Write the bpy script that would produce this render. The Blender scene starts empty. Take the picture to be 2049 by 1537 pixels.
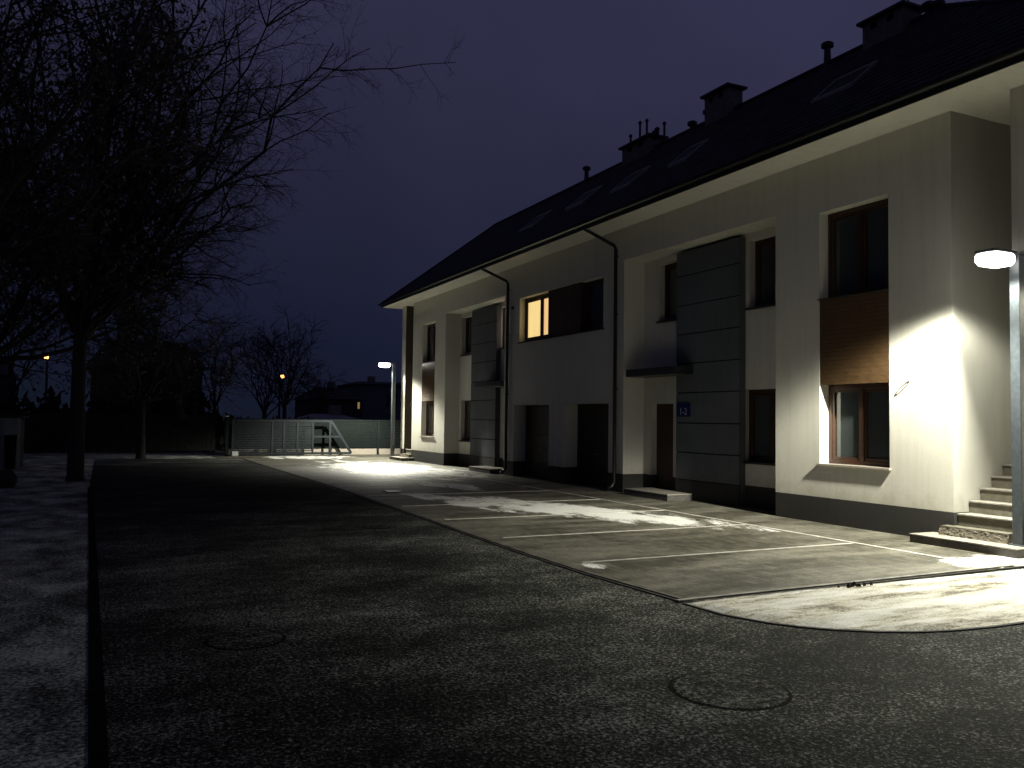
import bpy, bmesh, math, random
from mathutils import Vector, Matrix
from mathutils import noise as mn
R = math.radians
random.seed(7)
sc = bpy.context.scene
COL = sc.collection
# ------------------------------------------------------------------ camera
cam = bpy.data.cameras.new('camera'); co = bpy.data.objects.new('camera', cam); COL.objects.link(co)
yaw, pit, roll = .448847, .0418435, .0128829
f = Vector((math.sin(yaw)*math.cos(pit), math.cos(yaw)*math.cos(pit), math.sin(pit)))
r0 = Vector((math.cos(yaw), -math.sin(yaw), 0)); u0 = r0.cross(f)
r = r0*math.cos(roll) + u0*math.sin(roll); u = -r0*math.sin(roll) + u0*math.cos(roll)
co.matrix_world = Matrix(((r.x, u.x, -f.x, 0), (r.y, u.y, -f.y, 0), (r.z, u.z, -f.z, 1.6), (0, 0, 0, 1)))
cam.sensor_width = 36; cam.lens = 36*1686.6/2049; cam.clip_start = .05; cam.clip_end = 2000
sc.camera = co
# ------------------------------------------------------------------ night sky
w = bpy.data.worlds.new("World"); sc.world = w; w.use_nodes = True
nt = w.node_tree; N = nt.nodes; L = nt.links; bg = N['Background']
tc = N.new('ShaderNodeTexCoord'); sx = N.new('ShaderNodeSeparateXYZ'); L.new(tc.outputs['Generated'], sx.inputs[0])
mx = N.new('ShaderNodeMath'); mx.operation = 'MULTIPLY_ADD'; L.new(sx.outputs['X'], mx.inputs[0]); mx.inputs[1].default_value = .16; L.new(sx.outputs['Z'], mx.inputs[2])
cr = N.new('ShaderNodeValToRGB'); L.new(mx.outputs[0], cr.inputs[0]); el = cr.color_ramp.elements
el[0].position = 0; el[0].color = (.0066, .0092, .0195, 1)
el[1].position = .85; el[1].color = (.010, .009, .020, 1)
for p_, c_ in ((.12, (.0095, .0118, .0295, 1)), (.30, (.0180, .0188, .0425, 1)), (.45, (.0278, .0282, .063, 1)), (.58, (.031, .031, .070, 1))):
    e = el.new(p_); e.color = c_
wn = N.new('ShaderNodeTexNoise'); wn.inputs['Scale'].default_value = 3.2; wn.inputs['Detail'].default_value = 5; L.new(tc.outputs['Generated'], wn.inputs['Vector'])
wr = N.new('ShaderNodeMapRange'); L.new(wn.outputs['Fac'], wr.inputs[0]); wr.inputs[1].default_value = .3; wr.inputs[2].default_value = .7; wr.inputs[3].default_value = .86; wr.inputs[4].default_value = 1.12
wm = N.new('ShaderNodeMix'); wm.data_type = 'RGBA'; wm.blend_type = 'MULTIPLY'; wm.inputs[0].default_value = 1; L.new(cr.outputs[0], wm.inputs[6]); L.new(wr.outputs[0], wm.inputs[7])
L.new(wm.outputs[2], bg.inputs[0]); bg.inputs[1].default_value = 1.0
sc.view_settings.view_transform = 'Standard'; sc.view_settings.look = 'None'; sc.view_settings.gamma = 1
sc.view_settings.exposure = 0
LAMP_W = 1580.0
CONE = 160.0
SHIELD = 4.2

# ------------------------------------------------------------------ materials
def nm(name):
    m = bpy.data.materials.new(name); m.use_nodes = True
    return m, m.node_tree.nodes, m.node_tree.links, m.node_tree.nodes['Principled BSDF']
def coords(N, L, scale=(1, 1, 1)):
    t = N.new('ShaderNodeNewGeometry'); mp = N.new('ShaderNodeMapping'); mp.inputs['Scale'].default_value = scale
    L.new(t.outputs['Position'], mp.inputs[0]); return mp.outputs[0]
def noise(N, L, v, s, det=3, rough=.55):
    n = N.new('ShaderNodeTexNoise'); n.inputs['Scale'].default_value = s; n.inputs['Detail'].default_value = det
    n.inputs['Roughness'].default_value = rough; L.new(v, n.inputs['Vector']); return n.outputs['Fac']
def ramp(N, L, v, pts):
    c = N.new('ShaderNodeValToRGB'); L.new(v, c.inputs[0]); e = c.color_ramp.elements
    e[0].position, e[0].color = pts[0][0], (*pts[0][1], 1); e[1].position, e[1].color = pts[-1][0], (*pts[-1][1], 1)
    for p, q in pts[1:-1]:
        k = e.new(p); k.color = (*q, 1)
    return c.outputs[0]
def bump(N, L, b, h, st, dist=.01):
    k = N.new('ShaderNodeBump'); k.inputs['Strength'].default_value = st; k.inputs['Distance'].default_value = dist
    L.new(h, k.inputs['Height']); L.new(k.outputs[0], b.inputs['Normal'])
def mix(N, L, fac, a, b, mode='MIX'):
    m = N.new('ShaderNodeMix'); m.data_type = 'RGBA'; m.blend_type = mode
    for s, v in ((m.inputs[0], fac), (m.inputs[6], a), (m.inputs[7], b)):
        if isinstance(v, (int, float)): s.default_value = v
        elif isinstance(v, tuple): s.default_value = (*v, 1)
        else: L.new(v, s)
    return m.outputs[2]
def math_(N, L, op, a, b=None, c=None):
    m = N.new('ShaderNodeMath'); m.operation = op
    for i, v in enumerate((a, b, c)):
        if v is None: continue
        if isinstance(v, (int, float)): m.inputs[i].default_value = v
        else: L.new(v, m.inputs[i])
    return m.outputs[0]
def varied(name, c, rough=.6, s=6, amt=.25, bs=0, bsc=60, metal=0, spec=.5, dist=.01, scale=(1, 1, 1)):
    m, N, L, b = nm(name); v = coords(N, L, scale)
    n = noise(N, L, v, s, 5)
    lo = tuple(x*(1-amt) for x in c); hi = tuple(min(1, x*(1+amt)) for x in c)
    L.new(ramp(N, L, n, [(.3, lo), (.7, hi)]), b.inputs['Base Color'])
    b.inputs['Roughness'].default_value = rough; b.inputs['Metallic'].default_value = metal
    b.inputs['Specular IOR Level'].default_value = spec
    if bs: bump(N, L, b, noise(N, L, v, bsc, 4), bs, dist)
    return m
M = {}
def plaster(name, c, amt=.05):
    m, N, L, b = nm(name); v = coords(N, L)
    a = noise(N, L, v, .9, 5, .6); g = noise(N, L, v, 170, 3)
    c1 = ramp(N, L, a, [(.3, tuple(x*(1-amt) for x in c)), (.65, c)])
    c2 = ramp(N, L, g, [(.35, (.84,)*3), (.6, (1, 1, 1))])
    st = ramp(N, L, noise(N, L, coords(N, L, (2, 5, .25)), 1.3, 6, .7), [(.28, (.80, .79, .76)), (.52, (1, 1, 1))])
    sz = N.new('ShaderNodeSeparateXYZ'); L.new(v, sz.inputs[0])
    sd_ = math_(N, L, 'ADD', math_(N, L, 'MULTIPLY_ADD', sz.outputs[2], 1.1, -.42), math_(N, L, 'MULTIPLY', noise(N, L, v, 3.5, 6, .7), .9))
    splash = ramp(N, L, sd_, [(.42, (.80, .78, .74)), (.72, (1, 1, 1))])
    c1 = mix(N, L, .55, c1, mix(N, L, 1.0, c1, st, 'MULTIPLY')); c1 = mix(N, L, 1.0, c1, splash, 'MULTIPLY')
    L.new(mix(N, L, 1.0, c1, c2, 'MULTIPLY'), b.inputs['Base Color'])
    b.inputs['Roughness'].default_value = .9; b.inputs['Specular IOR Level'].default_value = .2
    bump(N, L, b, g, .5, .004)
    return m
M['plaster'] = plaster('white_plaster', (.66, .64, .57))
M['soffit'] = plaster('soffit_paint', (.76, .74, .66))
M['plinth'] = plaster('dark_plinth_render', (.055, .055, .055), .25)
M['panel'] = plaster('grey_cladding', (.130, .140, .155), .25)
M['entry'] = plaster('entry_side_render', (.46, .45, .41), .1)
M['brown_wall'] = plaster('brown_side_render', (.075, .058, .045), .2)
M['wood_frame'] = varied('brown_window_frame', (.045, .017, .008), .35, 20, .35, .3, 120)
M['door'] = varied('brown_door', (.05, .02, .010), .55, 3, .4, .4, 40, scale=(1, 1, .2))
M['garage'] = varied('garage_door_brown', (.034, .020, .013), .6, 3, .4, .3, 40)
M['metal_dark'] = varied('dark_coated_metal', (.022, .024, .027), .4, 12, .3, .15, 90)
M['gutter'] = varied('black_gutter', (.012, .012, .013), .35, 12, .3)
M['sill'] = varied('sill_metal', (.32, .28, .24), .4, 14, .15)
M['concrete'] = varied('frosted_concrete', (.13, .12, .09), .85, 9, .22, .6, 70)
M['slab'] = varied('dark_slab', (.07, .065, .06), .8, 9, .3, .5, 70)
M['slab_top'] = varied('frosted_slab_top', (.25, .23, .20), .85, 14, .3, .6, 60)
M['pole'] = varied('graphite_pole', (.06, .07, .08), .33, 20, .2, .1, 150)
M['gate'] = varied('gate_grey', (.022, .027, .031), .7, 12, .15, .1, 90, spec=.1)
M['fence'] = varied('fence_green_grey', (.009, .0125, .012), .8, 12, .25, .1, 90, spec=.08)
M['bark'] = varied('dark_bark', (.035, .030, .026), .9, 14, .4, .6, 40)
M['leaf'] = varied('dead_leaf', (.045, .034, .020), .85, 3, .4)
M['hedge'] = varied('dark_needles', (.016, .018, .012), .9, 3, .4)
M['shed'] = varied('pale_corrugated', (.42, .45, .42), .5, 5, .2)
M['house'] = varied('far_house_wall', (.06, .05, .045), .9, 2, .3)
M['house_pale'] = varied('pale_house_wall', (.13, .14, .16), .9, 2, .2)
M['house_roof'] = varied('far_house_roof', (.035, .03, .032), .8, 2, .3)
M['snow_roof'] = varied('snow_on_roof', (.34, .36, .40), .8, 2, .1)
M['brick'] = varied('chimney_brick', (.26, .20, .18), .85, 14, .3, .5, 60)
M['pebble'] = varied('dirty_snow_ice', (.11, .095, .07), .8, 30, .5, .8, 50)
M['blue'] = varied('sign_blue', (.006, .014, .12), .35, 5, .1)
M['white'] = varied('sign_white', (.5, .51, .54), .4, 5, .05)
M['cable'] = varied('cable_grey', (.09, .08, .07), .5, 30, .2)
M['roofglass'] = varied('roof_window_glass', (.010, .011, .012), .5, 5, .2, spec=.15)
M['lining'] = varied('room_lining', (.05, .05, .048), .9, 3, .2)
M['dirt'] = varied('clod', (.05, .04, .03), .9, 20, .4, .8, 40)
# glass: dark room behind reflective pane, sky sheen painted into its base colour
m, N, L, b = nm('window_glass'); v = coords(N, L)
b.inputs['Base Color'].default_value = (.042, .050, .051, 1); b.inputs['Roughness'].default_value = .035
b.inputs['IOR'].default_value = 1.5; b.inputs['Specular IOR Level'].default_value = .7
bump(N, L, b, noise(N, L, v, 1.2, 1), .03, .02); M['glass'] = m
# glossy blueish skylight glass
# wooden boards (cladding)
m, N, L, b = nm('board_cladding'); v = coords(N, L)
wv = N.new('ShaderNodeTexWave'); wv.bands_direction = 'Z'; wv.wave_profile = 'SAW'; wv.inputs['Scale'].default_value = 4.6
wv.inputs['Distortion'].default_value = .25; wv.inputs['Detail'].default_value = 2; L.new(v, wv.inputs[0])
gr = noise(N, L, coords(N, L, (1, 1.2, 26)), 6, 6, .7)
c1 = ramp(N, L, gr, [(.3, (.060, .036, .018)), (.7, (.110, .064, .030))])
c2 = ramp(N, L, wv.outputs['Fac'], [(0, (.25, .22, .2)), (.06, (1, 1, 1)), (1, (1, 1, 1))])
L.new(mix(N, L, 1.0, c1, c2, 'MULTIPLY'), b.inputs['Base Color']); b.inputs['Roughness'].default_value = .27; b.inputs['Specular IOR Level'].default_value = .7
hh = math_(N, L, 'MULTIPLY_ADD', noise(N, L, coords(N, L, (1, 1, 2)), 5, 3), 1.2, wv.outputs['Fac'])
bump(N, L, b, hh, .6, .012); M['cladding'] = m
# roof tiles: courses running along the eaves
m, N, L, b = nm('roof_tiles'); v = coords(N, L)
w1 = N.new('ShaderNodeTexWave'); w1.bands_direction = 'Z'; w1.wave_profile = 'SAW'; w1.inputs['Scale'].default_value = 1.45; L.new(v, w1.inputs[0])
w2 = N.new('ShaderNodeTexWave'); w2.bands_direction = 'Y'; w2.inputs['Scale'].default_value = 1.6; L.new(v, w2.inputs[0])
L.new(ramp(N, L, noise(N, L, v, 3, 4), [(.3, (.035, .037, .038)), (.7, (.085, .088, .09))]), b.inputs['Base Color'])
b.inputs['Roughness'].default_value = .75; b.inputs['Specular IOR Level'].default_value = .2
bump(N, L, b, math_(N, L, 'MULTIPLY_ADD', w2.outputs['Fac'], .5, w1.outputs['Fac']), .8, .03); M['roof'] = m
# lit curtain behind the panes
def lit(name, c, st):
    m, N, L, b = nm(name); v = coords(N, L)
    n = ramp(N, L, noise(N, L, coords(N, L, (1, 9, .6)), 1.4, 3), [(.3, tuple(x*.86 for x in c)), (.7, c)])
    b.inputs['Base Color'].default_value = (.3, .25, .15, 1); L.new(n, b.inputs['Emission Color']); b.inputs['Emission Strength'].default_value = st
    return m
M['lit'] = lit('lamplit_curtain', (1, .73, .29), 1.0)
M['lit2'] = lit('lamplit_blind', (1, .62, .26), .95)
M['lit3'] = lit('lamplit_pale_curtain', (1, .80, .62), .95)
def emit(name, c, st):
    m, N, L, b = nm(name); b.inputs['Base Color'].default_value = (*c, 1); b.inputs['Emission Color'].default_value = (*c, 1)
    b.inputs['Emission Strength'].default_value = st; return m
M['led'] = emit('led_lens', (1, .98, .90), 9)
M['warm'] = emit('sodium_lens', (1, .36, .10), 7)
M['dimwin'] = emit('dim_lit_window', (1, .62, .25), .22)
# frosted lawn
m, N, L, b = nm('frosted_grass_ground'); v = coords(N, L)
big = noise(N, L, coords(N, L, (1, .7, 1)), 1.5, 7, .72); fine = noise(N, L, v, 34, 4, .75)
s_ = math_(N, L, 'ADD', math_(N, L, 'MULTIPLY', big, .52), math_(N, L, 'MULTIPLY', fine, .70))
L.new(ramp(N, L, s_, [(.53, (.018, .021, .017)), (.61, (.22, .24, .20)), (.70, (.80, .84, .74))]), b.inputs['Base Color'])
b.inputs['Roughness'].default_value = .9; bump(N, L, b, s_, .8, .03); M['lawn'] = m
# snowy bed
m, N, L, b = nm('trampled_snow'); v = coords(N, L, (1, 1, 1))
st_ = noise(N, L, coords(N, L, (.55, 2.4, 1)), 1.5, 7, .72); fine = noise(N, L, v, 45, 4, .7)
s_ = math_(N, L, 'ADD', math_(N, L, 'MULTIPLY', st_, .75), math_(N, L, 'MULTIPLY', fine, .25))
L.new(ramp(N, L, s_, [(.37, (.07, .055, .03)), (.42, (.24, .21, .14)), (.47, (.60, .57, .46)), (.55, (.84, .83, .78))]), b.inputs['Base Color'])
b.inputs['Roughness'].default_value = .75; bump(N, L, b, s_, .9, .04); M['snow'] = m
# gravelly frosted driveway
m, N, L, b = nm('frosted_driveway'); v = coords(N, L)
n1 = noise(N, L, v, 42, 2, .6); n2 = noise(N, L, coords(N, L, (.7, 1.1, 1)), .75, 6, .68); n3 = noise(N, L, v, 105, 2, .6); n4 = noise(N, L, v, 5, 5, .75)
gr_ = math_(N, L, 'ADD', math_(N, L, 'MULTIPLY', n1, .55), math_(N, L, 'MULTIPLY', n3, .45))
ar_ = math_(N, L, 'ADD', math_(N, L, 'MULTIPLY', n2, .42), math_(N, L, 'MULTIPLY', n4, .16))
spd = N.new('ShaderNodeSeparateXYZ'); L.new(v, spd.inputs[0])
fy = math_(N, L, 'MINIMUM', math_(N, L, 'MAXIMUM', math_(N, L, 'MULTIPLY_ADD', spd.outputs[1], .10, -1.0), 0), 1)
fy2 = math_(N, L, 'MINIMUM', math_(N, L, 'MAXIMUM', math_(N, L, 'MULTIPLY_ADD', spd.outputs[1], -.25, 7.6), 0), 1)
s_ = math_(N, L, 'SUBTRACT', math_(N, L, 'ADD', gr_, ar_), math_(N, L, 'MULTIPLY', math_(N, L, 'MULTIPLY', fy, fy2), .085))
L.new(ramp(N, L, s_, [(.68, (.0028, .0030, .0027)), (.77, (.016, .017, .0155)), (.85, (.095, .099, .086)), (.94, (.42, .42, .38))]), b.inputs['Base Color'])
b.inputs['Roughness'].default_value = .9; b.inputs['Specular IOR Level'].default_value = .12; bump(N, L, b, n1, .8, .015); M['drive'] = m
# pavers with patches of wind-blown snow and painted lamplight
m, N, L, b = nm('frosted_pavers'); v = coords(N, L)
bt = N.new('ShaderNodeTexBrick'); bt.inputs['Scale'].default_value = 1; bt.inputs['Brick Width'].default_value = .2; bt.inputs['Row Height'].default_value = .1
bt.inputs['Mortar Size'].default_value = .008; bt.inputs['Color1'].default_value = (.038, .035, .024, 1); bt.inputs['Color2'].default_value = (.105, .096, .070, 1)
bt.inputs['Mortar'].default_value = (.035, .033, .026, 1)
rot = N.new('ShaderNodeMapping'); rot.inputs['Rotation'].default_value = (0, 0, R(90)); L.new(v, rot.inputs[0]); L.new(rot.outputs[0], bt.inputs[0])
frost = noise(N, L, coords(N, L, (.42, 1.5, 1)), 1.1, 7, .68); fr2 = noise(N, L, v, 30, 4, .75)
fs = math_(N, L, 'ADD', math_(N, L, 'MULTIPLY', frost, .7), math_(N, L, 'MULTIPLY', fr2, .3))
fro = ramp(N, L, fs, [(.46, (0, 0, 0)), (.66, (.5,)*3)])
cbase = mix(N, L, fro, bt.outputs['Color'], (.42, .40, .33))
# snow patches, plus brightness painted in by the lamps = union of soft ellipses broken up by noise
sp = N.new('ShaderNodeSeparateXYZ'); L.new(v, sp.inputs[0])
wob = noise(N, L, coords(N, L, (2.2, .9, 1)), .9, 7, .68)
def ell(cx, cy, rx, ry, rot=0):
    dx = math_(N, L, 'SUBTRACT', sp.outputs[0], cx); dy = math_(N, L, 'SUBTRACT', sp.outputs[1], cy)
    c_, s2 = math.cos(rot), math.sin(rot)
    a = math_(N, L, 'MULTIPLY', math_(N, L, 'ADD', math_(N, L, 'MULTIPLY', dx, c_), math_(N, L, 'MULTIPLY', dy, s2)), 1/rx)
    d = math_(N, L, 'MULTIPLY', math_(N, L, 'SUBTRACT', math_(N, L, 'MULTIPLY', dy, c_), math_(N, L, 'MULTIPLY', dx, s2)), 1/ry)
    q = math_(N, L, 'ADD', math_(N, L, 'MULTIPLY', a, a), math_(N, L, 'MULTIPLY', d, d))
    return math_(N, L, 'SUBTRACT', 1, q)
acc = None
for e_ in ((7.35, 13.4, .95, 3.8, R(22)), (8.05, 11.5, .62, 1.5, R(8)), (8.1, 25.5, 2.0, 5.5, R(4)), (6.2, 15.0, .55, 2.2, R(8)), (7.4, 18.6, .55, 1.6, R(14)), (7.2, 33.2, 2.0, 1.4, 0), (9.5, 6.55, 1.0, .42, 0), (4.85, 7.95, .16, .22, 0)):
    q = ell(*e_); acc = q if acc is None else math_(N, L, 'MAXIMUM', acc, q)
msk = math_(N, L, 'ADD', math_(N, L, 'ADD', acc, math_(N, L, 'MULTIPLY_ADD', wob, 4.6, -2.5)), math_(N, L, 'MULTIPLY_ADD', fr2, 1.6, -.8))
mk = ramp(N, L, msk, [(.05, (0, 0, 0)), (.5, (1, 1, 1))])
L.new(mix(N, L, mk, cbase, (.82, .81, .77)), b.inputs['Base Color'])
b.inputs['Roughness'].default_value = .62
bump(N, L, b, math_(N, L, 'ADD', bt.outputs['Fac'], math_(N, L, 'MULTIPLY', mk, -1.5)), -.35, .008)
M['paver'] = m
M['line'] = varied('pale_paver_line', (.50, .47, .43), .7, 8, .3, .3, 60)
M['kerb'] = varied('dark_kerb', (.045, .043, .04), .8, 9, .35, .4, 60)
M['kerb_black'] = varied('kerb_gap', (.010, .010, .010), .95, 9, .3, spec=.03)
M['kerb_frost'] = varied('frosted_edging', (.11, .10, .085), .8, 5, .6, .4, 60)
M['kerb_edge'] = varied('grey_kerb_edge', (.055, .052, .045), .9, 7, .6, .5, 50)
M['sill_frost'] = varied('frosted_bed_edging', (.26, .25, .22), .8, 5, .5, .4, 60)
M['manhole'] = varied('cast_iron', (.013, .012, .010), .95, 20, .6, .6, 60, spec=.05)

# ------------------------------------------------------------------ mesh helpers
class MB:
    def __init__(s): s.v = []; s.f = []
    def quad(s, a, b, c, d):
        n = len(s.v); s.v += [a, b, c, d]; s.f.append((n, n+1, n+2, n+3))
    def box(s, x0, x1, y0, y1, z0, z1):
        n = len(s.v); s.v += [(x0, y0, z0), (x1, y0, z0), (x1, y1, z0), (x0, y1, z0), (x0, y0, z1), (x1, y0, z1), (x1, y1, z1), (x0, y1, z1)]
        s.f += [tuple(n+i for i in q) for q in ((0, 3, 2, 1), (4, 5, 6, 7), (0, 1, 5, 4), (1, 2, 6, 5), (2, 3, 7, 6), (3, 0, 4, 7))]
        return s
    def tube(s, pts, rads, sides=6, cap=True):
        pts = [Vector(p) for p in pts]
        if not isinstance(rads, (list, tuple)): rads = [rads]*len(pts)
        base = len(s.v); prev = None
        for i, p in enumerate(pts):
            d = (pts[min(i+1, len(pts)-1)] - pts[max(i-1, 0)])
            if d.length < 1e-9: d = Vector((0, 0, 1))
            d.normalize()
            a = prev if prev is not None else (Vector((1, 0, 0)) if abs(d.x) < .8 else Vector((0, 1, 0)))
            a = a - d*a.dot(d)
            if a.length < 1e-6: a = d.orthogonal()
            a.normalize(); prev = a; bb = d.cross(a)
            for k in range(sides):
                t = 2*math.pi*k/sides; q = p + (a*math.cos(t) + bb*math.sin(t))*rads[i]; s.v.append(tuple(q))
        for i in range(len(pts)-1):
            for k in range(sides):
                k2 = (k+1) % sides; s.f.append((base+i*sides+k, base+i*sides+k2, base+(i+1)*sides+k2, base+(i+1)*sides+k))
        if cap:
            s.f.append(tuple(base+k for k in range(sides))[::-1]); s.f.append(tuple(base+(len(pts)-1)*sides+k for k in range(sides)))
        return s
    def lathe(s, cx, cy, prof, n=20):
        base = len(s.v)
        for rr, z in prof:
            for k in range(n):
                t = 2*math.pi*k/n; s.v.append((cx+rr*math.cos(t), cy+rr*math.sin(t), z))
        for i in range(len(prof)-1):
            for k in range(n):
                k2 = (k+1) % n; s.f.append((base+i*n+k, base+i*n+k2, base+(i+1)*n+k2, base+(i+1)*n+k))
        s.f.append(tuple(base+(len(prof)-1)*n+k for k in range(n))); s.f.append(tuple(base+k for k in range(n))[::-1])
        return s
    def build(s, name, mat, parent=None, bevel=0, smooth=False):
        me = bpy.data.meshes.new(name); me.from_pydata(s.v, [], s.f); me.update()
        me.materials.append(M[mat]); o = bpy.data.objects.new(name, me); COL.objects.link(o)
        if parent is not None:
            o.parent = parent; o.matrix_parent_inverse = parent.matrix_world.inverted() if False else Matrix.Translation(-Vector(parent['_o'])) if '_o' in parent else Matrix()
        if bevel:
            md = o.modifiers.new('bevel', 'BEVEL'); md.width = bevel; md.segments = 2; md.limit_method = 'ANGLE'
        if smooth:
            for p in me.polygons: p.use_smooth = True
        return o
def tag(o, label=None, cat=None, group=None, kind=None):
    if label: o['label'] = label
    if cat: o['category'] = cat
    if group: o['group'] = group
    if kind: o['kind'] = kind
    return o
def empty(name, loc, label, cat, group=None):
    o = bpy.data.objects.new(name, None); COL.objects.link(o); o.empty_display_size = .2
    o.location = loc; o['_o'] = loc; return tag(o, label, cat, group)
def B(*a): return MB().box(*a)

# ------------------------------------------------------------------ setting
def sheet(name, mat, poly, z, kind='structure'):
    me = bpy.data.meshes.new(name); me.from_pydata([(x, y, z) for x, y in poly], [], [tuple(range(len(poly)))]); me.update()
    me.materials.append(M[mat]); o = bpy.data.objects.new(name, me); COL.objects.link(o); return tag(o, kind=kind)
sheet('ground', 'lawn', [(-400, -60), (400, -60), (400, 700), (-400, 700)], .0)
# driveway: from behind the camera to the gate
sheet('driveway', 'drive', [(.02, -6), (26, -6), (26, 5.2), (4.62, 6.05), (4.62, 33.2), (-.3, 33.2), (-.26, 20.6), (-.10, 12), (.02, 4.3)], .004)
sheet('parking_pavement', 'paver', [(4.62, 6.1), (20, 6.1), (20, 5.95), (26, 5.95), (26, 7.0), (12.0, 7.0), (12, 40), (3.8, 40), (3.8, 33.2), (4.62, 33.2)], .010)
# curved snowy bed
arc = [(4.62, 6.05), (4.66, 5.57), (4.80, 5.22), (4.95, 5.01), (5.15, 4.82), (5.40, 4.66), (5.67, 4.54), (5.94, 4.47), (6.35, 4.42), (6.8, 4.41), (7.4, 4.46), (8.2, 4.58), (9.2, 4.78), (10.4, 5.05), (11.6, 5.35)]
bedp = arc + [(11.6, 6.0), (4.7, 6.0)]
bm = bmesh.new(); vs = [bm.verts.new((x, y, 0)) for x, y in bedp]; fc = bm.faces.new(vs); bmesh.ops.triangulate(bm, faces=[fc])
for it in range(5):
    bmesh.ops.subdivide_edges(bm, edges=[e for e in bm.edges if e.calc_length() > .11], cuts=1, use_grid_fill=False)
    bmesh.ops.triangulate(bm, faces=bm.faces[:])
from mathutils import noise as mn
edge_pts = bedp
def dist_edge(p):
    best = 9
    for i in range(len(edge_pts)):
        a = Vector((*edge_pts[i], 0)); b_ = Vector((*edge_pts[(i+1) % len(edge_pts)], 0)); ab = b_-a
        t = max(0, min(1, (p-a).dot(ab)/ab.length_squared)); best = min(best, (p-a-ab*t).length)
    return best
for v_ in bm.verts:
    d = dist_edge(Vector((v_.co.x, v_.co.y, 0))); k = min(1, d/.12)
    h = mn.noise(Vector((v_.co.x*.9, v_.co.y*3.2, 0)))*.018 + mn.noise(Vector((v_.co.x*6, v_.co.y*9, 3)))*.010
    rut = -.02*math.exp(-((v_.co.y-(5.25+.10*(v_.co.x-6)))/.10)**2) - .016*math.exp(-((v_.co.y-(4.85+.05*(v_.co.x-6)))/.07)**2)
    v_.co.z = .012 + k*(.028 + h + rut)
me = bpy.data.meshes.new('snowy_bed'); bm.to_mesh(me); bm.free(); me.materials.append(M['snow'])
for p in me.polygons: p.use_smooth = True
o = bpy.data.objects.new('snowy_ground', me); COL.objects.link(o); tag(o, kind='structure')
# kerbs
def strip(path, wdt, z0, z1, closed=False):
    mb = MB(); n = len(path); L_, R_ = [], []
    for i, p in enumerate(path):
        a = Vector(path[max(0, i-1)]); b_ = Vector(path[min(n-1, i+1)]); d = (b_-a).normalized(); nn = Vector((-d.y, d.x))*wdt/2
        L_.append((p[0]+nn.x, p[1]+nn.y)); R_.append((p[0]-nn.x, p[1]-nn.y))
    for i in range(n-1):
        a, b_, c_, d_ = L_[i], L_[i+1], R_[i+1], R_[i]
        mb.quad((*a, z1), (*d_, z1), (*c_, z1), (*b_, z1)); mb.quad((*a, z0), (*a, z1), (*b_, z1), (*b_, z0)); mb.quad((*d_, z1), (*d_, z0), (*c_, z0), (*c_, z1))
    for i in (0, n-1):
        mb.quad((*L_[i], z0), (*R_[i], z0), (*R_[i], z1), (*L_[i], z1))
    return mb
tag(strip(arc, .05, 0, .014).build('curved_kerb', 'kerb_edge'), kind='structure')
tag(strip([(4.70, 6.04), (9.02, 6.11), (9.3, 6.115), (11.5, 6.12)], .026, 0, .022).build('bed_kerb', 'kerb_edge'), kind='structure')
tag(strip([(4.6, 6.13), (9.3, 6.20)], .05, 0, .026).build('bed_edging', 'sill_frost'), kind='structure')
tag(strip([(4.63, 6.1), (4.52, 7.6), (4.50, 9), (4.53, 10.8), (4.58, 12.6), (4.66, 17.8), (4.66, 22.5), (4.62, 33)], .022, 0, .015).build('parking_kerb', 'kerb_edge'), kind='structure')
tag(strip([(4.70, 6.2), (4.59, 7.6), (4.57, 9), (4.60, 10.8), (4.65, 12.6), (4.73, 17.8), (4.73, 22.5), (4.69, 33)], .06, 0, .020).build('parking_edging', 'kerb_frost'), kind='structure')
tag(strip([(.02, -2), (.02, 4.3), (-.10, 12), (-.26, 20.63)], .085, .001, .0058).build('lawn_kerb', 'kerb_black'), kind='structure')
# bay lines of pale pavers
for y in (8.2, 10.3, 12.45, 14.6, 16.75):
    tag(B(4.85, 9.02, y-.022, y+.022, .004, .0145).build('bay_line', 'line'), kind='structure')
tag(B(9.04, 9.10, 6.15, 21, .004, .0145).build('bay_line', 'line'), kind='structure')

# manholes
def manhole(x, y, rr, label):
    t = empty('manhole_cover', (x, y, 0), label, 'manhole cover', 'manhole covers in the paving')
    MB().lathe(x, y, [(rr, 0), (rr, .005), (rr-.012, .007), (rr-.02, .006)], 32).build('rim', 'manhole', t)
    c = MB().lathe(x, y, [(rr-.024, .004), (rr-.024, .008), (rr-.034, .010)], 32)
    for k in range(-3, 4):
        hw = math.sqrt(max(0, (rr-.08)**2-(k*rr*.24)**2)); c.box(x-hw, x+hw, y+k*rr*.24-.012, y+k*rr*.24+.012, .010, .0112)
    c.build('lid', 'drive', t)
manhole(3.40, 4.02, .36, 'large round iron manhole cover in the foreground driveway')
manhole(3.65, 12.0, .24, 'round manhole cover in the driveway beside the parking kerb')
manhole(.95, 6.3, .28, 'round manhole cover near the lawn kerb on the left')
t = empty('drain_cover', (5.62, 17.5, 0), 'small snow-covered square drain cover in the parking pavement', 'drain cover')
B(5.44, 5.80, 17.3, 17.7, 0, .020).build('frame', 'kerb', t); B(5.47, 5.77, 17.34, 17.66, .021, .027).build('lid', 'white', t)
# clod on the bed kerb
mb = MB()
for k in range(10):
    x, y = 6.55+random.gauss(0, .12), 5.92+random.gauss(0, .03); s = random.uniform(.010, .022)
    mb.tube([(x-s, y, .03), (x, y+.3*s, .035+s), (x+s, y, .032)], [s*.5, s, s*.4], 5)
tag(mb.build('dirt_clods', 'dirt'), 'dark clods of dirt on the kerb of the snowy bed', 'dirt', kind='stuff')

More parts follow.
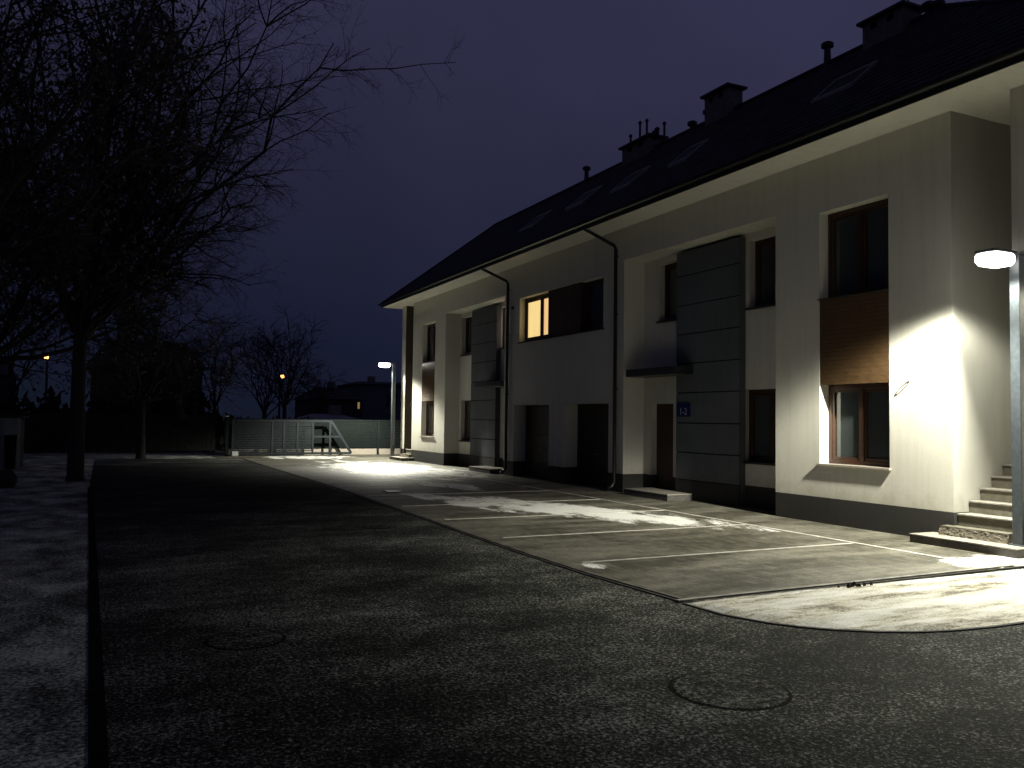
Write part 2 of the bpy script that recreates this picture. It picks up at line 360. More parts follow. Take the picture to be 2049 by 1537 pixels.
# ------------------------------------------------------------------ the building
X0, XB, XP = 10.35, 10.89, 10.73
ZP, ZT = .42, 5.92
house = empty('apartment_house', (13, 18.9, 0), 'long two-storey white terrace with dark roof, grey panels and one lit window', 'house')
wall = MB(); plinth = MB()
def facewall(X, y0, y1, z0, z1, holes, dep, mb):
    """wall facing -X with rectangular holes (y0,y1,z0,z1) and reveals of depth dep"""
    ys = sorted({y0, y1, *[h[0] for h in holes], *[h[1] for h in holes]}); zs = sorted({z0, z1, *[h[2] for h in holes], *[h[3] for h in holes]})
    ys = [y for y in ys if y0 <= y <= y1]; zs = [z for z in zs if z0 <= z <= z1]
    for i in range(len(ys)-1):
        for j in range(len(zs)-1):
            cy, cz = (ys[i]+ys[i+1])/2, (zs[j]+zs[j+1])/2
            if any(h[0] < cy < h[1] and h[2] < cz < h[3] for h in holes): continue
            mb.quad((X, ys[i], zs[j]), (X, ys[i], zs[j+1]), (X, ys[i+1], zs[j+1]), (X, ys[i+1], zs[j]))
    for h in holes:
        d = X + (h[4] if len(h) > 4 else dep); a, b_, c_, e_ = max(h[0], y0), min(h[1], y1), max(h[2], z0), min(h[3], z1)
        if c_ >= e_: continue
        mb.quad((X, a, c_), (d, a, c_), (d, a, e_), (X, a, e_)); mb.quad((X, b_, c_), (X, b_, e_), (d, b_, e_), (d, b_, c_))
        if e_ == h[3]: mb.quad((X, a, e_), (d, a, e_), (d, b_, e_), (X, b_, e_))
        if c_ == h[2]: mb.quad((X, a, c_), (X, b_, c_), (d, b_, c_), (d, a, c_))
def both(X, y0, y1, holes, dep, z1=ZT):
    facewall(X, y0, y1, ZP, z1, holes, dep, wall); facewall(X, y0, y1, -.05, ZP, [h for h in holes if h[2] < ZP], dep, plinth)
def sidewall(y, x0, x1, z1=ZT, w_=None):
    (w_ or wall).quad((x0, y, ZP), (x1, y, ZP), (x1, y, z1), (x0, y, z1)); plinth.quad((x0, y, -.05), (x1, y, -.05), (x1, y, ZP), (x0, y, ZP))
mir = lambda y: 37.8-y
def fm(h, m_): return h if not m_ else (mir(h[1]), mir(h[0]), *h[2:])
def window(name, X, y0, y1, z0, z1, glass='glass', mullion=.5, fw=.07, sill=True, lab=None, panes=None, sillx=.06):
    """casement window filling a hole, outer frame face at X"""
    fr = MB().box(X, X+.07, y0, y0+fw, z0, z1).box(X, X+.07, y1-fw, y1, z0, z1).box(X, X+.07, y0+fw, y1-fw, z0, z0+fw).box(X, X+.07, y0+fw, y1-fw, z1-fw, z1)
    ys = [y0+fw, y1-fw] if mullion is None else [y0+fw, y0+(y1-y0)*mullion, y1-fw]
    if mullion is not None: fr.box(X-.008, X+.06, ys[1]-.035, ys[1]+.035, z0+fw, z1-fw)
    w_ = fr.build(name, 'wood_frame', house, bevel=.006)
    if lab: w_['label'] = lab
    for i in range(len(ys)-1):
        a, b_ = ys[i]+(.035 if i else 0), ys[i+1]-(.035 if i+1 < len(ys)-1 else 0)
        sh = MB(); q = .045
        sh.box(X+.012, X+.062, a+.004, a+q, z0+fw+.004, z1-fw-.004).box(X+.012, X+.062, b_-q, b_-.004, z0+fw+.004, z1-fw-.004).box(X+.012, X+.062, a+q, b_-q, z0+fw+.004, z0+fw+q).box(X+.012, X+.062, a+q, b_-q, z1-fw-q, z1-fw-.004)
        sh.build('sash', 'wood_frame', w_)
        g = (panes[i] if panes else glass)
        B(X+.04, X+.052, a+q, b_-q, z0+fw+q, z1-fw-q).build('glass', g, w_)
    return w_
def sill(y0, y1, z, X, out=.05, deep=.17):
    MB().box(X-out, X+deep-.005, y0-.03, y1+.03, z-.03, z+.006).build('sill', 'sill', house, bevel=.004)
for m_ in (0, 1):
    S = lambda a, b_: (mir(b_), mir(a)) if m_ else (a, b_)
    # window bay
    y0, y1 = S(7.7, 11.06); cy0, cy1 = S(8.73, 10.07)
    both(X0, y0, y1, [(cy0, cy1, .95, 5.01)], .2)
    B(X0+.004, X0+.3, cy0+.001, cy1-.001, 2.215, 3.58).build('wood_cladding', 'cladding', house)
    window('window', X0+.19, cy0, cy1, .955, 2.212, mullion=.5)
    window('window', X0+.19, cy0, cy1, 3.583, 5.008, mullion=.5)
    sill(cy0, cy1, .953, X0)
    B(X0-.03, X0+.19, cy0+.002, cy1+.02, 3.582, 3.60).build('sill', 'metal_dark', house)
    # return faces of the bay
    ya = mir(7.7) if m_ else 7.7; yb = mir(11.06) if m_ else 11.06
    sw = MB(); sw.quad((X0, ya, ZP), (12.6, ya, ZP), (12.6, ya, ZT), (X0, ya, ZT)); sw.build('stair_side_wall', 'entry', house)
    plinth.quad((X0, ya, -.05), (12.6, ya, -.05), (12.6, ya, ZP), (X0, ya, ZP)); sidewall(yb, X0, XB, 5.18)
    # recess with loggia beam
    r0_, r1_ = S(11.06, 15.78)
    wall.quad((X0, r0_, 5.18), (X0, r0_, ZT), (X0, r1_, ZT), (X0, r1_, 5.18)); wall.quad((X0, r0_, 5.18), (X0, r1_, 5.18), (XB, r1_, 5.18), (XB, r0_, 5.18))
    h = [(11.2, 12.5, .86, 2.22), (11.2, 12.33, 3.75, 5.04), (14.2, 15.2, 3.78, 5.04), (14.68, 15.47, .12, 1.98)]
    h = [fm(q, m_) for q in h]
    both(XB, r0_, r1_, h, .16, 5.18)
    window('window', XB+.14, *S(11.2, 12.5), .865, 2.217, mullion=.5)
    window('window', XB+.14, *S(11.2, 12.33), 3.755, 5.037, mullion=.5)
    if m_: window('window', XB+.14, *S(14.2, 15.2), 3.785, 5.037, mullion=None, panes=['lit3'], fw=.05, lab='window with a lit pale curtain beside the downpipe')
    else: window('window', XB+.14, *S(14.2, 15.2), 3.785, 5.037, mullion=None)
    for a, b_, z in ((11.2, 12.5, .86), (11.2, 12.33, 3.75), (14.2, 15.2, 3.78)):
        a, b_ = S(a, b_); B(XB-.05, XB+.14, a-.03, b_+.06, z-.035, z+.004).build('sill', 'metal_dark', house)
    dr = B(XB+.14, XB+.2, *S(14.68, 15.47), .12, 1.98).build('door', 'door', house)
    dd = MB(); a, b_ = S(14.76, 15.40)
    for k in range(3): dd.box(XB+.128, XB+.141, a, b_, .3+k*.55, .75+k*.55)
    dd.build('door_panel', 'door', dr, bevel=.006)
    MB().tube([(XB+.10, S(14.78, 14.80)[0]+.02, 1.0), (XB+.10, S(14.78, 14.80)[0]+.02, 1.16)], .011, 8).build('handle', 'sill', dr)
    # dark panel between the windows, with joints
    p0, p1 = S(12.43, 14.37); zs = [.41, .97, 1.57, 2.19, 2.79, 3.4, 4.0, 4.62, 5.12]
    B(XP+.036, XB, p0+.002, p1-.002, -.05, 5.12).build('panel_side', 'panel', house); B(XP+.02, XP+.034, p0+.006, p1-.006, .40, 5.12).build('panel_backing', 'kerb_black', house)
    pm = MB()
    for k in range(len(zs)-1): pm.box(XP, XP+.03, p0, p1, zs[k]+.011, zs[k+1]-.011)
    pm.build('cladding_panel', 'panel', house, bevel=.004)
    B(XP-.004, XP+.035, p0, p1, -.05, .405).build('panel_plinth', 'plinth', house)
    # canopy over the door
    c0, c1 = S(13.8, 15.62)
    cn = B(10.30, XP-.003, c0, c1, 2.56, 2.72).build('canopy', 'metal_dark', house, bevel=.01)
    B(XP-.003, XB, *S(14.38, 15.62), 2.56, 2.72).build('canopy_bracket', 'metal_dark', cn)
    # door slab
    s0, s1 = S(13.82, 15.4)
    sl = B(10.12, XB, s0, s1, -.05, .125).build('door_slab', 'slab', house, bevel=.008)
    B(10.115, XB, s0-.005, s1+.005, .127, .145).build('slab_top', 'slab_top', sl)
    # open side stair: side wall, outer wall, stair
    o0, o1 = S(6.42, 6.85)
    ow = MB().box(X0, 12.6, o0, o1, ZP, ZT); ow.build('outer_wall', 'plaster' if not m_ else 'brown_wall', house)
    B(X0, 12.6, o0, o1, -.05, ZP).build('outer_wall_plinth', 'plinth', house)
    if m_: B(X0-.006, X0+.001, o0, o1, ZP, ZT).build('wall_front', 'plaster', house)
    B(12.6, 12.7, *S(6.42, 7.7), -.05, ZT).build('stair_back_wall', 'panel', house)
    lo, hi = S(6.86, 7.69)
    MB().box(10.22, 10.5, *S(6.86, 7.80), .10, .245).build('first_step', 'concrete', house)
    for k, (x, z) in enumerate(((10.42, .41), (10.65, .575), (10.88, .74), (11.12, .90), (11.36, 1.06), (11.60, 1.22), (11.84, 1.38), (12.08, 1.54))):
        stp = B(x, 12.6, lo, hi, z-.16, z-.025).build('step', 'concrete', house)
        B(x-.02, 12.6, lo, hi, z-.025, z).build('tread', 'slab_top', stp, bevel=.006)
    e0, e1 = S(6.52, 8.02)
    es = B(9.88, X0+.02, e0, e1, -.05, .105).build('entry_slab', 'slab', house, bevel=.01)
    B(9.875, X0+.1, e0-.006, e1+.006, .107, .122).build('slab_top', 'slab_top', es)
    # crusted dirty snow along the foot of the first step
    bm = bmesh.new(); ny, nz = 90, 14; ya_, yb_ = (lo-.02, hi+.12) if not m_ else (lo-.12, hi+.02); g_v = []
    for a_ in range(ny+1):
        for b2 in range(nz+1):
            yy = ya_+(yb_-ya_)*a_/ny; tt = b2/nz; zz = .123+.118*tt
            nn_ = mn.noise(Vector((yy*14, zz*30, 1)))*.016+mn.noise(Vector((yy*45, zz*70, 5)))*.010
            g_v.append(bm.verts.new((10.216-.030*(1-tt)**1.5-max(0, nn_)*1.2-.004, yy, zz+nn_*.3)))
    for a_ in range(ny):
        for b2 in range(nz):
            k_ = a_*(nz+1)+b2; bm.faces.new((g_v[k_], g_v[k_+1], g_v[k_+nz+2], g_v[k_+nz+1]))
    me = bpy.data.meshes.new('ice_crust'); bm.to_mesh(me); bm.free(); me.materials.append(M['pebble'])
    o = bpy.data.objects.new('ice_crust', me); COL.objects.link(o); o.parent = house; o.matrix_parent_inverse = Matrix.Translation(-Vector(house['_o']))
    # loop of cable left sticking out of the wall
    cyc = 8.5 if not m_ else mir(7.55)
    ring = []
    for k in range(25):
        t_ = 2*math.pi*k/24; a_, q_ = .15*math.cos(t_), .022*math.sin(t_)
        ring.append((X0-.006, cyc+a_*.77+q_*.63, 2.125-a_*.63+q_*.77))
    MB().tube(ring, .0065, 6).build('cable_loop', 'cable', house, smooth=True)
# middle block
both(X0, 15.78, 22.02, [(16.39, 18.44, -.05, 2.0, .4), (19.26, 21.35, -.05, 2.0, .4), (16.65, 21.05, 3.74, 4.975, .2)], .2)
sidewall(15.78, X0, XB, 5.18); sidewall(22.02, X0, XB, 5.18)
for a, b_ in ((16.39, 18.44), (19.26, 21.35)):
    g = B(X0+.38, X0+.44, a, b_, -.05, 2.0).build('garage_door', 'garage', house)
    gp = MB()
    for k in range(5): gp.box(X0+.362, X0+.381, a+.03, b_-.03, .03+k*.39, .40+k*.39)
    gp.build('door_panel', 'garage', g, bevel=.008)
    B(X0+.33, X0+.36, (a+b_)/2-.06, (a+b_)/2+.06, .78, .80).build('handle', 'sill', g)
window('window', X0+.17, 19.42, 21.05, 3.745, 4.972, mullion=.40, panes=['lit2', 'lit'], fw=.08, lab='lit window with yellow curtains')
window('window', X0+.17, 16.65, 17.75, 3.745, 4.972, mullion=None)
B(X0+.03, X0+.26, 17.752, 19.418, 3.742, 4.972).build('wood_cladding', 'door', house)
B(X0-.04, X0+.17, 16.60, 21.09, 3.715, 3.743).build('sill', 'metal_dark', house)
# small wall lamp / sensor beside the lit window
B(X0-.05, X0, 21.42, 21.5, 4.72, 4.80).build('wall_sensor', 'metal_dark', house)
# rear, ends
wall.quad((15.6, 6.42, 0), (15.6, 31.38, 0), (15.6, 31.38, ZT), (15.6, 6.42, ZT))
wall.quad((12.7, 6.42, 0), (15.6, 6.42, 0), (15.6, 6.42, ZT), (12.7, 6.42, ZT)); wall.quad((12.7, 31.38, 0), (12.7, 31.38, ZT), (15.6, 31.38, ZT), (15.6, 31.38, 0))
wall.build('wall', 'plaster', house); plinth.build('plinth', 'plinth', house)
B(11.1, 11.3, 7.75, 30.05, 0, 5.9).build('room_lining', 'lining', house)
# roof
EX, EXB, EY0, EY1 = 9.66, 16.0, 4.6, 32.0
soff = MB().box(EX+.02, EXB-.02, EY0+.02, EY1-.02, ZT+.002, ZT+.03); soff.build('soffit', 'soffit', house)
z_e = 6.06
A = (13, 9.72, 8.88); C2 = (13, 28.65, 8.88)
rv = [(EX, EY0, z_e), (EXB, EY0, z_e), (EXB, EY1, z_e), (EX, EY1, z_e), A, C2, (EX, EY0, ZT+.03), (EXB, EY0, ZT+.03), (EXB, EY1, ZT+.03), (EX, EY1, ZT+.03)]
rf = MB(); rf.v = rv; rf.f = [(0, 4, 5, 3), (1, 2, 5, 4), (0, 1, 4), (3, 5, 2), (0, 3, 9, 6), (1, 0, 6, 7), (2, 1, 7, 8), (3, 2, 8, 9)]
roof = rf.build('roof', 'roof', house)
# real tile courses so that the slope is not a flat sheet
tc_ = MB(); sl_ = (8.88-z_e)/(13-EX)
for k in range(1, 21):
    fr_ = k/21; x = EX+(13-EX)*fr_; z = z_e+(8.88-z_e)*fr_; ya = EY0+(A[1]-EY0)*fr_; yb = EY1+(C2[1]-EY1)*fr_
    tc_.quad((x-.012, ya, z+.012), (x-.012, yb, z+.012), (x+.15, yb, z+.15*sl_+.003), (x+.15, ya, z+.15*sl_+.003))
    tc_.quad((x-.012, ya, z-.012), (x-.012, yb, z-.012), (x-.012, yb, z+.012), (x-.012, ya, z+.012))
tc_.build('tile_courses', 'roof', roof)
MB().tube([A, C2], .07, 8).tube([A, (EX, EY0, z_e)], .06, 6).tube([A, (EXB, EY0, z_e)], .06, 6).tube([C2, (EX, EY1, z_e)], .06, 6).tube([C2, (EXB, EY1, z_e)], .06, 6).build('ridge_tiles', 'roof', roof)
# gutters
def gutter(a, b_):
    mb = MB(); a = Vector(a); b_ = Vector(b_); d = (b_-a).normalized(); n_ = Vector((-d.y, d.x, 0)); pr = []
    for k in range(9):
        t_ = math.pi*k/8; pr.append((math.cos(t_)*.06, -math.sin(t_)*.065))
    for k in range(8):
        for p in (a,):
            q = [a+n_*pr[k][0]+Vector((0, 0, pr[k][1])), a+n_*pr[k+1][0]+Vector((0, 0, pr[k+1][1])), b_+n_*pr[k+1][0]+Vector((0, 0, pr[k+1][1])), b_+n_*pr[k][0]+Vector((0, 0, pr[k][1]))]
            mb.quad(*[tuple(x) for x in q])
    return mb
g = gutter((EX-.05, EY0-.06, 6.055), (EX-.05, EY1+.06, 6.055)); gut = g.build('gutter', 'gutter', house)
gutter((EX-.05, EY1+.05, 6.055), (EXB, EY1+.05, 6.055)).build('gutter', 'gutter', house); gutter((EX, EY0-.05, 6.055), (EXB, EY0-.05, 6.055)).build('gutter', 'gutter', house)
B(EX-.005, EX+.02, EY0, EY1, ZT, 6.05).build('fascia', 'gutter', house); B(EX, EXB, EY1-.02, EY1+.005, ZT, 6.05).build('fascia', 'gutter', house)
for yt, yb, xo, zo in ((16.43, 16.02, 9.66, 5.98), (22.22, 21.68, 9.66, 5.98)):
    dp = MB().tube([(xo, yt, zo), (xo+.03, yt-.03, zo-.05), (10.24, yb+.02, 5.55), (10.275, yb, 5.46), (10.275, yb, .55), (10.275, yb, .22), (10.22, yb+.01, .13), (10.12, yb+.02, .09)], .042, 10, True).build('downpipe', 'gutter', house, smooth=True)
    cl = MB()
    for z in (.6, 2.3, 4.0, 5.3): cl.tube([(10.275, yb, z-.015), (10.275, yb, z+.015)], .05, 10).box(10.27, X0, yb-.012, yb+.012, z-.012, z+.012)
    cl.build('bracket', 'metal_dark', dp)
dp = MB().tube([(10.9, 31.9, 5.97), (10.55, 31.5, 5.6), (10.45, 31.44, 5.5), (10.45, 31.44, .1)], .04, 8).build('downpipe', 'gutter', house, smooth=True)
# chimneys, vents
def chim(y0, y1, x0, x1, z1, pots=()):
    c = B(x0, x1, y0, y1, 8.2, z1).build('chimney', 'brick', roof); B(x0-.07, x1+.07, y0-.07, y1+.07, z1+.001, z1+.055).build('chimney_cap', 'roof', c, bevel=.008) if False else None
    return c
def chimney(y0, y1, x0, x1, z1, mat='brick'):
    c = B(x0, x1, y0, y1, 8.0, z1)
    cm = c.build('chimney', mat, house, bevel=.01)
    cap = MB().box(x0-.08, x1+.08, y0-.08, y1+.08, z1+.002, z1+.06)
    cap.box(x0+.05, x1-.05, y0+.05, y1-.05, z1+.06, z1+.10)
    cap.build('chimney_cap', 'metal_dark', cm, bevel=.008)
    for k in (0, 1): B(x0-.004, x0+.02, y0+(y1-y0)*(.22+.4*k), y0+(y1-y0)*(.38+.4*k), z1-.16, z1-.05).build('flue_opening', 'kerb_black', cm)
    return cm
def pot(x, y, z0, z1, rr, parent, cap=1.7):
    MB().lathe(x, y, [(rr, z0), (rr, z1), (rr*cap, z1+.01), (rr*cap, z1+.05), (rr*.4, z1+.09)], 12).build('flue_pipe', 'metal_dark', parent)
c1 = chimney(10.42, 11.32, 12.75, 13.25, 9.16); MB().tube([(13, 10.5, 9.2), (13, 10.5, 9.75)], .012, 5).tube([(13, 10.3, 9.6), (13, 10.72, 9.6)], .008, 4).build('aerial', 'metal_dark', c1)
c2 = chimney(15.2, 16.05, 12.78, 13.22, 9.38)
c3 = chimney(18.3, 19.6, 12.75, 13.25, 9.14)
for x, y, z in ((13, 19.55, 9.52), (12.95, 19.02, 9.72), (13.05, 18.84, 9.74)): pot(x, y, 9.15, z, .03, c3)
for x, y, z in ((13, 18.42, 9.28), (12.95, 18.22, 9.30)): pot(x, y, 9.1, z, .055, c3, 1.3)
pot(13, 17.97, 8.8, 9.38, .03, roof)
def vent(y, z1, rr=.065):
    MB().lathe(13, y, [(rr*1.25, 8.75), (rr, z1-.18), (rr, z1-.12), (rr*1.9, z1-.10), (rr*1.9, z1-.03), (rr*1.2, z1)], 14).build('roof_vent', 'metal_dark', roof, smooth=False)
for y, z in ((21.94, 9.33), (16.8, 9.10), (16.2, 9.2), (12.42, 9.34), (10.08, 9.12), (9.9, 9.06)): vent(y, z)
# roof windows (near-flush, with metal frames catching the sky)
for (xa, ya, yb) in ((10.93, 22.39, 21.42), (11.06, 19.8, 18.85), (10.87, 17.24, 16.4), (10.9, 14.95, 14.3), (10.96, 10.85, 9.95)):
    z = lambda x, o=.0: z_e+(x-EX)*sl_+o
    xb = xa+.62; k = MB(); y0, y1 = yb, ya
    def slab(mb, xa, xb, y0, y1, o0, o1):
        n = len(mb.v); mb.v += [(xa, y0, z(xa, o0)), (xb, y0, z(xb, o0)), (xb, y1, z(xb, o0)), (xa, y1, z(xa, o0)), (xa, y0, z(xa, o1)), (xb, y0, z(xb, o1)), (xb, y1, z(xb, o1)), (xa, y1, z(xa, o1))]
        mb.f += [tuple(n+i for i in q) for q in ((0, 3, 2, 1), (4, 5, 6, 7), (0, 1, 5, 4), (1, 2, 6, 5), (2, 3, 7, 6), (3, 0, 4, 7))]
    slab(k, xa, xa+.05, y0, y1, 0, .07); slab(k, xb-.05, xb, y0, y1, 0, .07); slab(k, xa+.05, xb-.05, y0, y0+.05, 0, .07); slab(k, xa+.05, xb-.05, y1-.05, y1, 0, .07)
    rw = k.build('roof_window', 'sill', roof); g_ = MB(); slab(g_, xa+.05, xb-.05, y0+.05, y1-.05, 0, .05); g_.build('glass', 'roofglass', rw)

# ------------------------------------------------------------------ house-number plate
sg = empty('address_sign', (XP-.01, 14.1, 1.84), 'small blue address plate with white number beside the entrance door', 'sign')
B(XP-.022, XP-.004, 13.88, 14.33, 1.70, 1.98).build('plate', 'blue', sg, bevel=.004)
B(XP-.0245, XP-.0225, 13.93, 14.28, 1.925, 1.935).build('rule', 'blue', sg)
def text(s, y, z, size, X, parent):
    cu = bpy.data.curves.new('lettering', 'FONT'); cu.body = s; cu.size = size; cu.extrude = .001; cu.align_x = 'CENTER'; cu.align_y = 'CENTER'
    o = bpy.data.objects.new('tmp', cu); COL.objects.link(o)
    dg = bpy.context.evaluated_depsgraph_get(); me = bpy.data.meshes.new_from_object(o.evaluated_get(dg)); bpy.data.objects.remove(o)
    me.materials.clear(); me.materials.append(M['white'])
    me.transform(Matrix(((0, 0, -1, X), (-1, 0, 0, y), (0, 1, 0, z), (0, 0, 0, 1))))
    o = bpy.data.objects.new('lettering', me); COL.objects.link(o); o.parent = parent; o.matrix_parent_inverse = Matrix.Translation(-Vector(parent['_o'])); return o
text('1-2', 14.10, 1.80, .20, XP-.024, sg)

# ------------------------------------------------------------------ street lamps
def lamp(px, py, base, top, lx0, lx1, ly, label, wpow):
    t = empty('street_lamp', (px, py, base), label, 'lamp', 'lamp posts with flat heads')
    B(px-.065, px+.065, py-.065, py+.065, base, top).build('pole', 'pole', t, bevel=.012)
    B(px-.10, px+.10, py-.10, py+.10, base-.0, base+.015).build('base_plate', 'pole', t, bevel=.004)
    B(px-.02, px+.071, py-.072, py-.05, base+.35, base+.55).build('service_door', 'metal_dark', t, bevel=.002)
    B(lx1-.02, px-.06, ly-.035, ly+.035, top-.07, top-.02).build('arm', 'pole', t, bevel=.006)
    hd = B(lx0+.02, lx1+.02, ly-.13, ly+.13, top-.03, top+.012).build('lamp_head', 'pole', t, bevel=.012)
    rr = MB(); n = 24; cx = (lx0+lx1)/2; hx = (lx1-lx0)/2; prof = ((.9, top-.028), (1, top-.06), (1, top-.12), (.84, top-.17), (.4, top-.19))
    for k_, z in prof:
        for i in range(n):
            a = 2*math.pi*i/n; ex = math.copysign(abs(math.cos(a))**.45, math.cos(a)); ey = math.copysign(abs(math.sin(a))**.45, math.sin(a))
            rr.v.append((cx+hx*k_*ex, ly+.155*k_*ey, z))
    for j in range(len(prof)-1):
        for i in range(n): i2 = (i+1) % n; rr.f.append((j*n+i, j*n+i2, (j+1)*n+i2, (j+1)*n+i))
    rr.f.append(tuple((len(prof)-1)*n+i for i in range(n)))
    rr.build('lens', 'led', t)  # bowl enlarged so its glowing shape stands in for lamp glare
    sd = bpy.data.lights.new('lamp_light', 'SPOT'); sd.energy = wpow; sd.spot_size = R(CONE); sd.spot_blend = .05; sd.color = (1, .985, .82); sd.shadow_soft_size = .085
    sd.use_nodes = True; ln = sd.node_tree.nodes; ll = sd.node_tree.links; em = ln['Emission']
    tcx = ln.new('ShaderNodeTexCoord'); sp_ = ln.new('ShaderNodeSeparateXYZ'); ll.new(tcx.outputs['Normal'], sp_.inputs[0])
    def mm(op, a, b_=None):
        k_ = ln.new('ShaderNodeMath'); k_.operation = op
        for i_, v_ in enumerate((a, b_)):
            if v_ is None: continue
            if isinstance(v_, (int, float)): k_.inputs[i_].default_value = v_
            else: ll.new(v_, k_.inputs[i_])
        return k_.outputs[0]
    c2_ = mm('MAXIMUM', mm('MULTIPLY', sp_.outputs[2], sp_.outputs[2]), .17)      # street optics: wide lobes along the facade
    s2_ = mm('MAXIMUM', mm('SUBTRACT', 1, mm('MULTIPLY', sp_.outputs[2], sp_.outputs[2])), .001)
    az = mm('DIVIDE', mm('MULTIPLY', sp_.outputs[1], sp_.outputs[1]), s2_)
    lobe = mm('ADD', 1.45, mm('MULTIPLY', mm('MULTIPLY', az, az), mm('SUBTRACT', mm('DIVIDE', 1, c2_), 1)))
    back = mm('SUBTRACT', 1, mm('MULTIPLY', mm('MINIMUM', mm('MAXIMUM', mm('MULTIPLY', mm('SUBTRACT', sp_.outputs[0], .22), SHIELD), 0), 1), .87))   # house-side shield
    az_ = mm('SQRT', mm('MULTIPLY', sp_.outputs[2], sp_.outputs[2]))
    fd = ln.new('ShaderNodeMapRange'); fd.interpolation_type = 'SMOOTHSTEP'; fd.inputs[1].default_value = .17; fd.inputs[2].default_value = .53; ll.new(az_, fd.inputs[0])
    ll.new(mm('MULTIPLY', mm('MULTIPLY', lobe, back), mm('POWER', fd.outputs[0], 1.9)), em.inputs['Strength'])
    so = bpy.data.objects.new('lamp_light', sd); COL.objects.link(so); so.location = (cx, ly, top-.21); so.parent = t; so.matrix_parent_inverse = Matrix.Translation(-Vector(t['_o']))
lamp(10.25, 6.72, .122, 3.74, 9.60, 10.05, 6.72, 'tall square lamp post at the outdoor stair, right edge of the picture', LAMP_W)
lamp(10.0, 31.3, .0, 3.72, 9.40, 9.84, 31.3, 'distant square lamp post by the far corner of the terrace', LAMP_W)

# ------------------------------------------------------------------ sliding gate and fence
GY = 34.95
gt = empty('sliding_gate', (7, GY, 0), 'grey slatted sliding gate with triangular counterweight end', 'gate')
fr = MB().box(4.55, 8.50, GY-.04, GY+.04, 1.38, 1.46).box(4.55, 9.36, GY-.04, GY+.04, .05, .14)
for x in (4.58, 6.11, 6.57, 7.11, 7.74, 8.45): fr.box(x-.04, x+.04, GY-.036, GY+.036, .14, 1.38)
fr.build('frame', 'gate', gt)
br = MB(); d0, d1 = Vector((8.50, GY, 1.42)), Vector((9.36, GY, .10)); dd = (d1-d0).normalized(); nn = Vector((dd.z, 0, -dd.x))*.05
for yy in (-.038,):
    a = [d0+nn, d1+nn, d1-nn, d0-nn]; n = 0
    br.v = [tuple(p+Vector((0, -.038, 0))) for p in a]+[tuple(p+Vector((0, .038, 0))) for p in a]; br.f = [(0, 1, 2, 3), (7, 6, 5, 4), (0, 4, 5, 1), (1, 5, 6, 2), (2, 6, 7, 3), (3, 7, 4, 0)]
br.box(7.78, 8.90, GY-.03, GY+.03, .74, .82); br.build('counterweight_brace', 'gate', gt)
slt = MB()
z = .19
while z < 1.36:
    slt.box(4.62, 7.70, GY-.012, GY+.012, z, z+.042); z += .068
slt.build('slats', 'gate', gt)
fe = empty('slat_fence', (7, 35.45, 0), 'dark slatted panel fence on a concrete base behind the gate', 'fence')
fs_ = MB(); z = .30
while z < 1.46:
    fs_.box(4.4, 16, 35.44, 35.465, z, z+.055); z += .067
fs_.build('slats', 'fence', fe)
fp = [B(x-.04, x+.04, 35.38, 35.46, 0, 1.5).build('post', 'fence', fe) for x in (4.4, 6.3, 8.6, 10.66, 12.7, 14.8)]
B(4.4, 16, 35.5, 35.62, -.05, .27).build('concrete_base', 'sill', fe)
gp = empty('gate_post', (4.36, 34.9, 0), 'dark gate guide post with a small pale cap at the gate left end', 'post')
B(4.28, 4.40, 34.85, 34.97, 0, 1.55).build('post', 'fence', gp, bevel=.01); B(4.26, 4.42, 34.83, 34.99, 1.555, 1.60).build('cap', 'sill', gp)
bx = empty('gate_motor', (4.6, 34.6, 0), 'small pale gate motor box on the ground by the gate post', 'gate motor')
B(4.50, 4.74, 34.5, 34.7, 0, .20).build('housing', 'white', bx, bevel=.02); B(4.48, 4.76, 34.48, 34.72, 0, .04).build('base', 'concrete', bx)
lf = empty('board_fence', (-6, 38.4, 0), 'long dark board fence behind the lawn on the left', 'fence')
bd = MB(); x = -22
rs = random.Random(5)
while x < 4.2:
    bd.box(x, x+.16, 38.4, 38.425, .02, 1.62+rs.uniform(-.02, .02)); x += .172
bd.build('boards', 'hedge', lf)
rl = MB()
for z in (.4, 1.3): rl.box(-22, 4.3, 38.43, 38.48, z, z+.08)
rl.build('rail', 'fence', lf)
for x in range(-22, 5, 3): B(x, x+.1, 38.48, 38.58, 0, 1.6).build('post', 'fence', lf)

# ------------------------------------------------------------------ shed and boulder at the left edge
sh = empty('tin_shed', (-3.6, 28.6, 0), 'pale corrugated tin shed at the left edge of the lawn', 'shed')
cm = MB(); x = -5.2; k = 0
while x < -2.22:
    d = .0 if k % 2 else .03; cm.box(x, x+.045, 28.0+d, 28.06, 0, 1.45); x += .045; k += 1
cm.build('corrugated_wall', 'shed', sh)
B(-5.2, -2.2, 28.06, 29.6, 0, 1.42).build('body', 'house', sh)
B(-5.3, -2.1, 27.9, 29.8, 1.452, 1.50).build('roof', 'house_roof', sh, bevel=.01)
bn = empty('wheelie_bin', (-2.38, 27.5, 0), 'dark upright bin standing against the tin shed', 'bin')
MB().lathe(-2.38, 27.6, [(.13, .02), (.15, .86), (.16, .9)], 4).build('body', 'kerb_black', bn); B(-2.53, -2.23, 27.44, 27.76, .9, .97).build('lid', 'kerb_black', bn, bevel=.02)
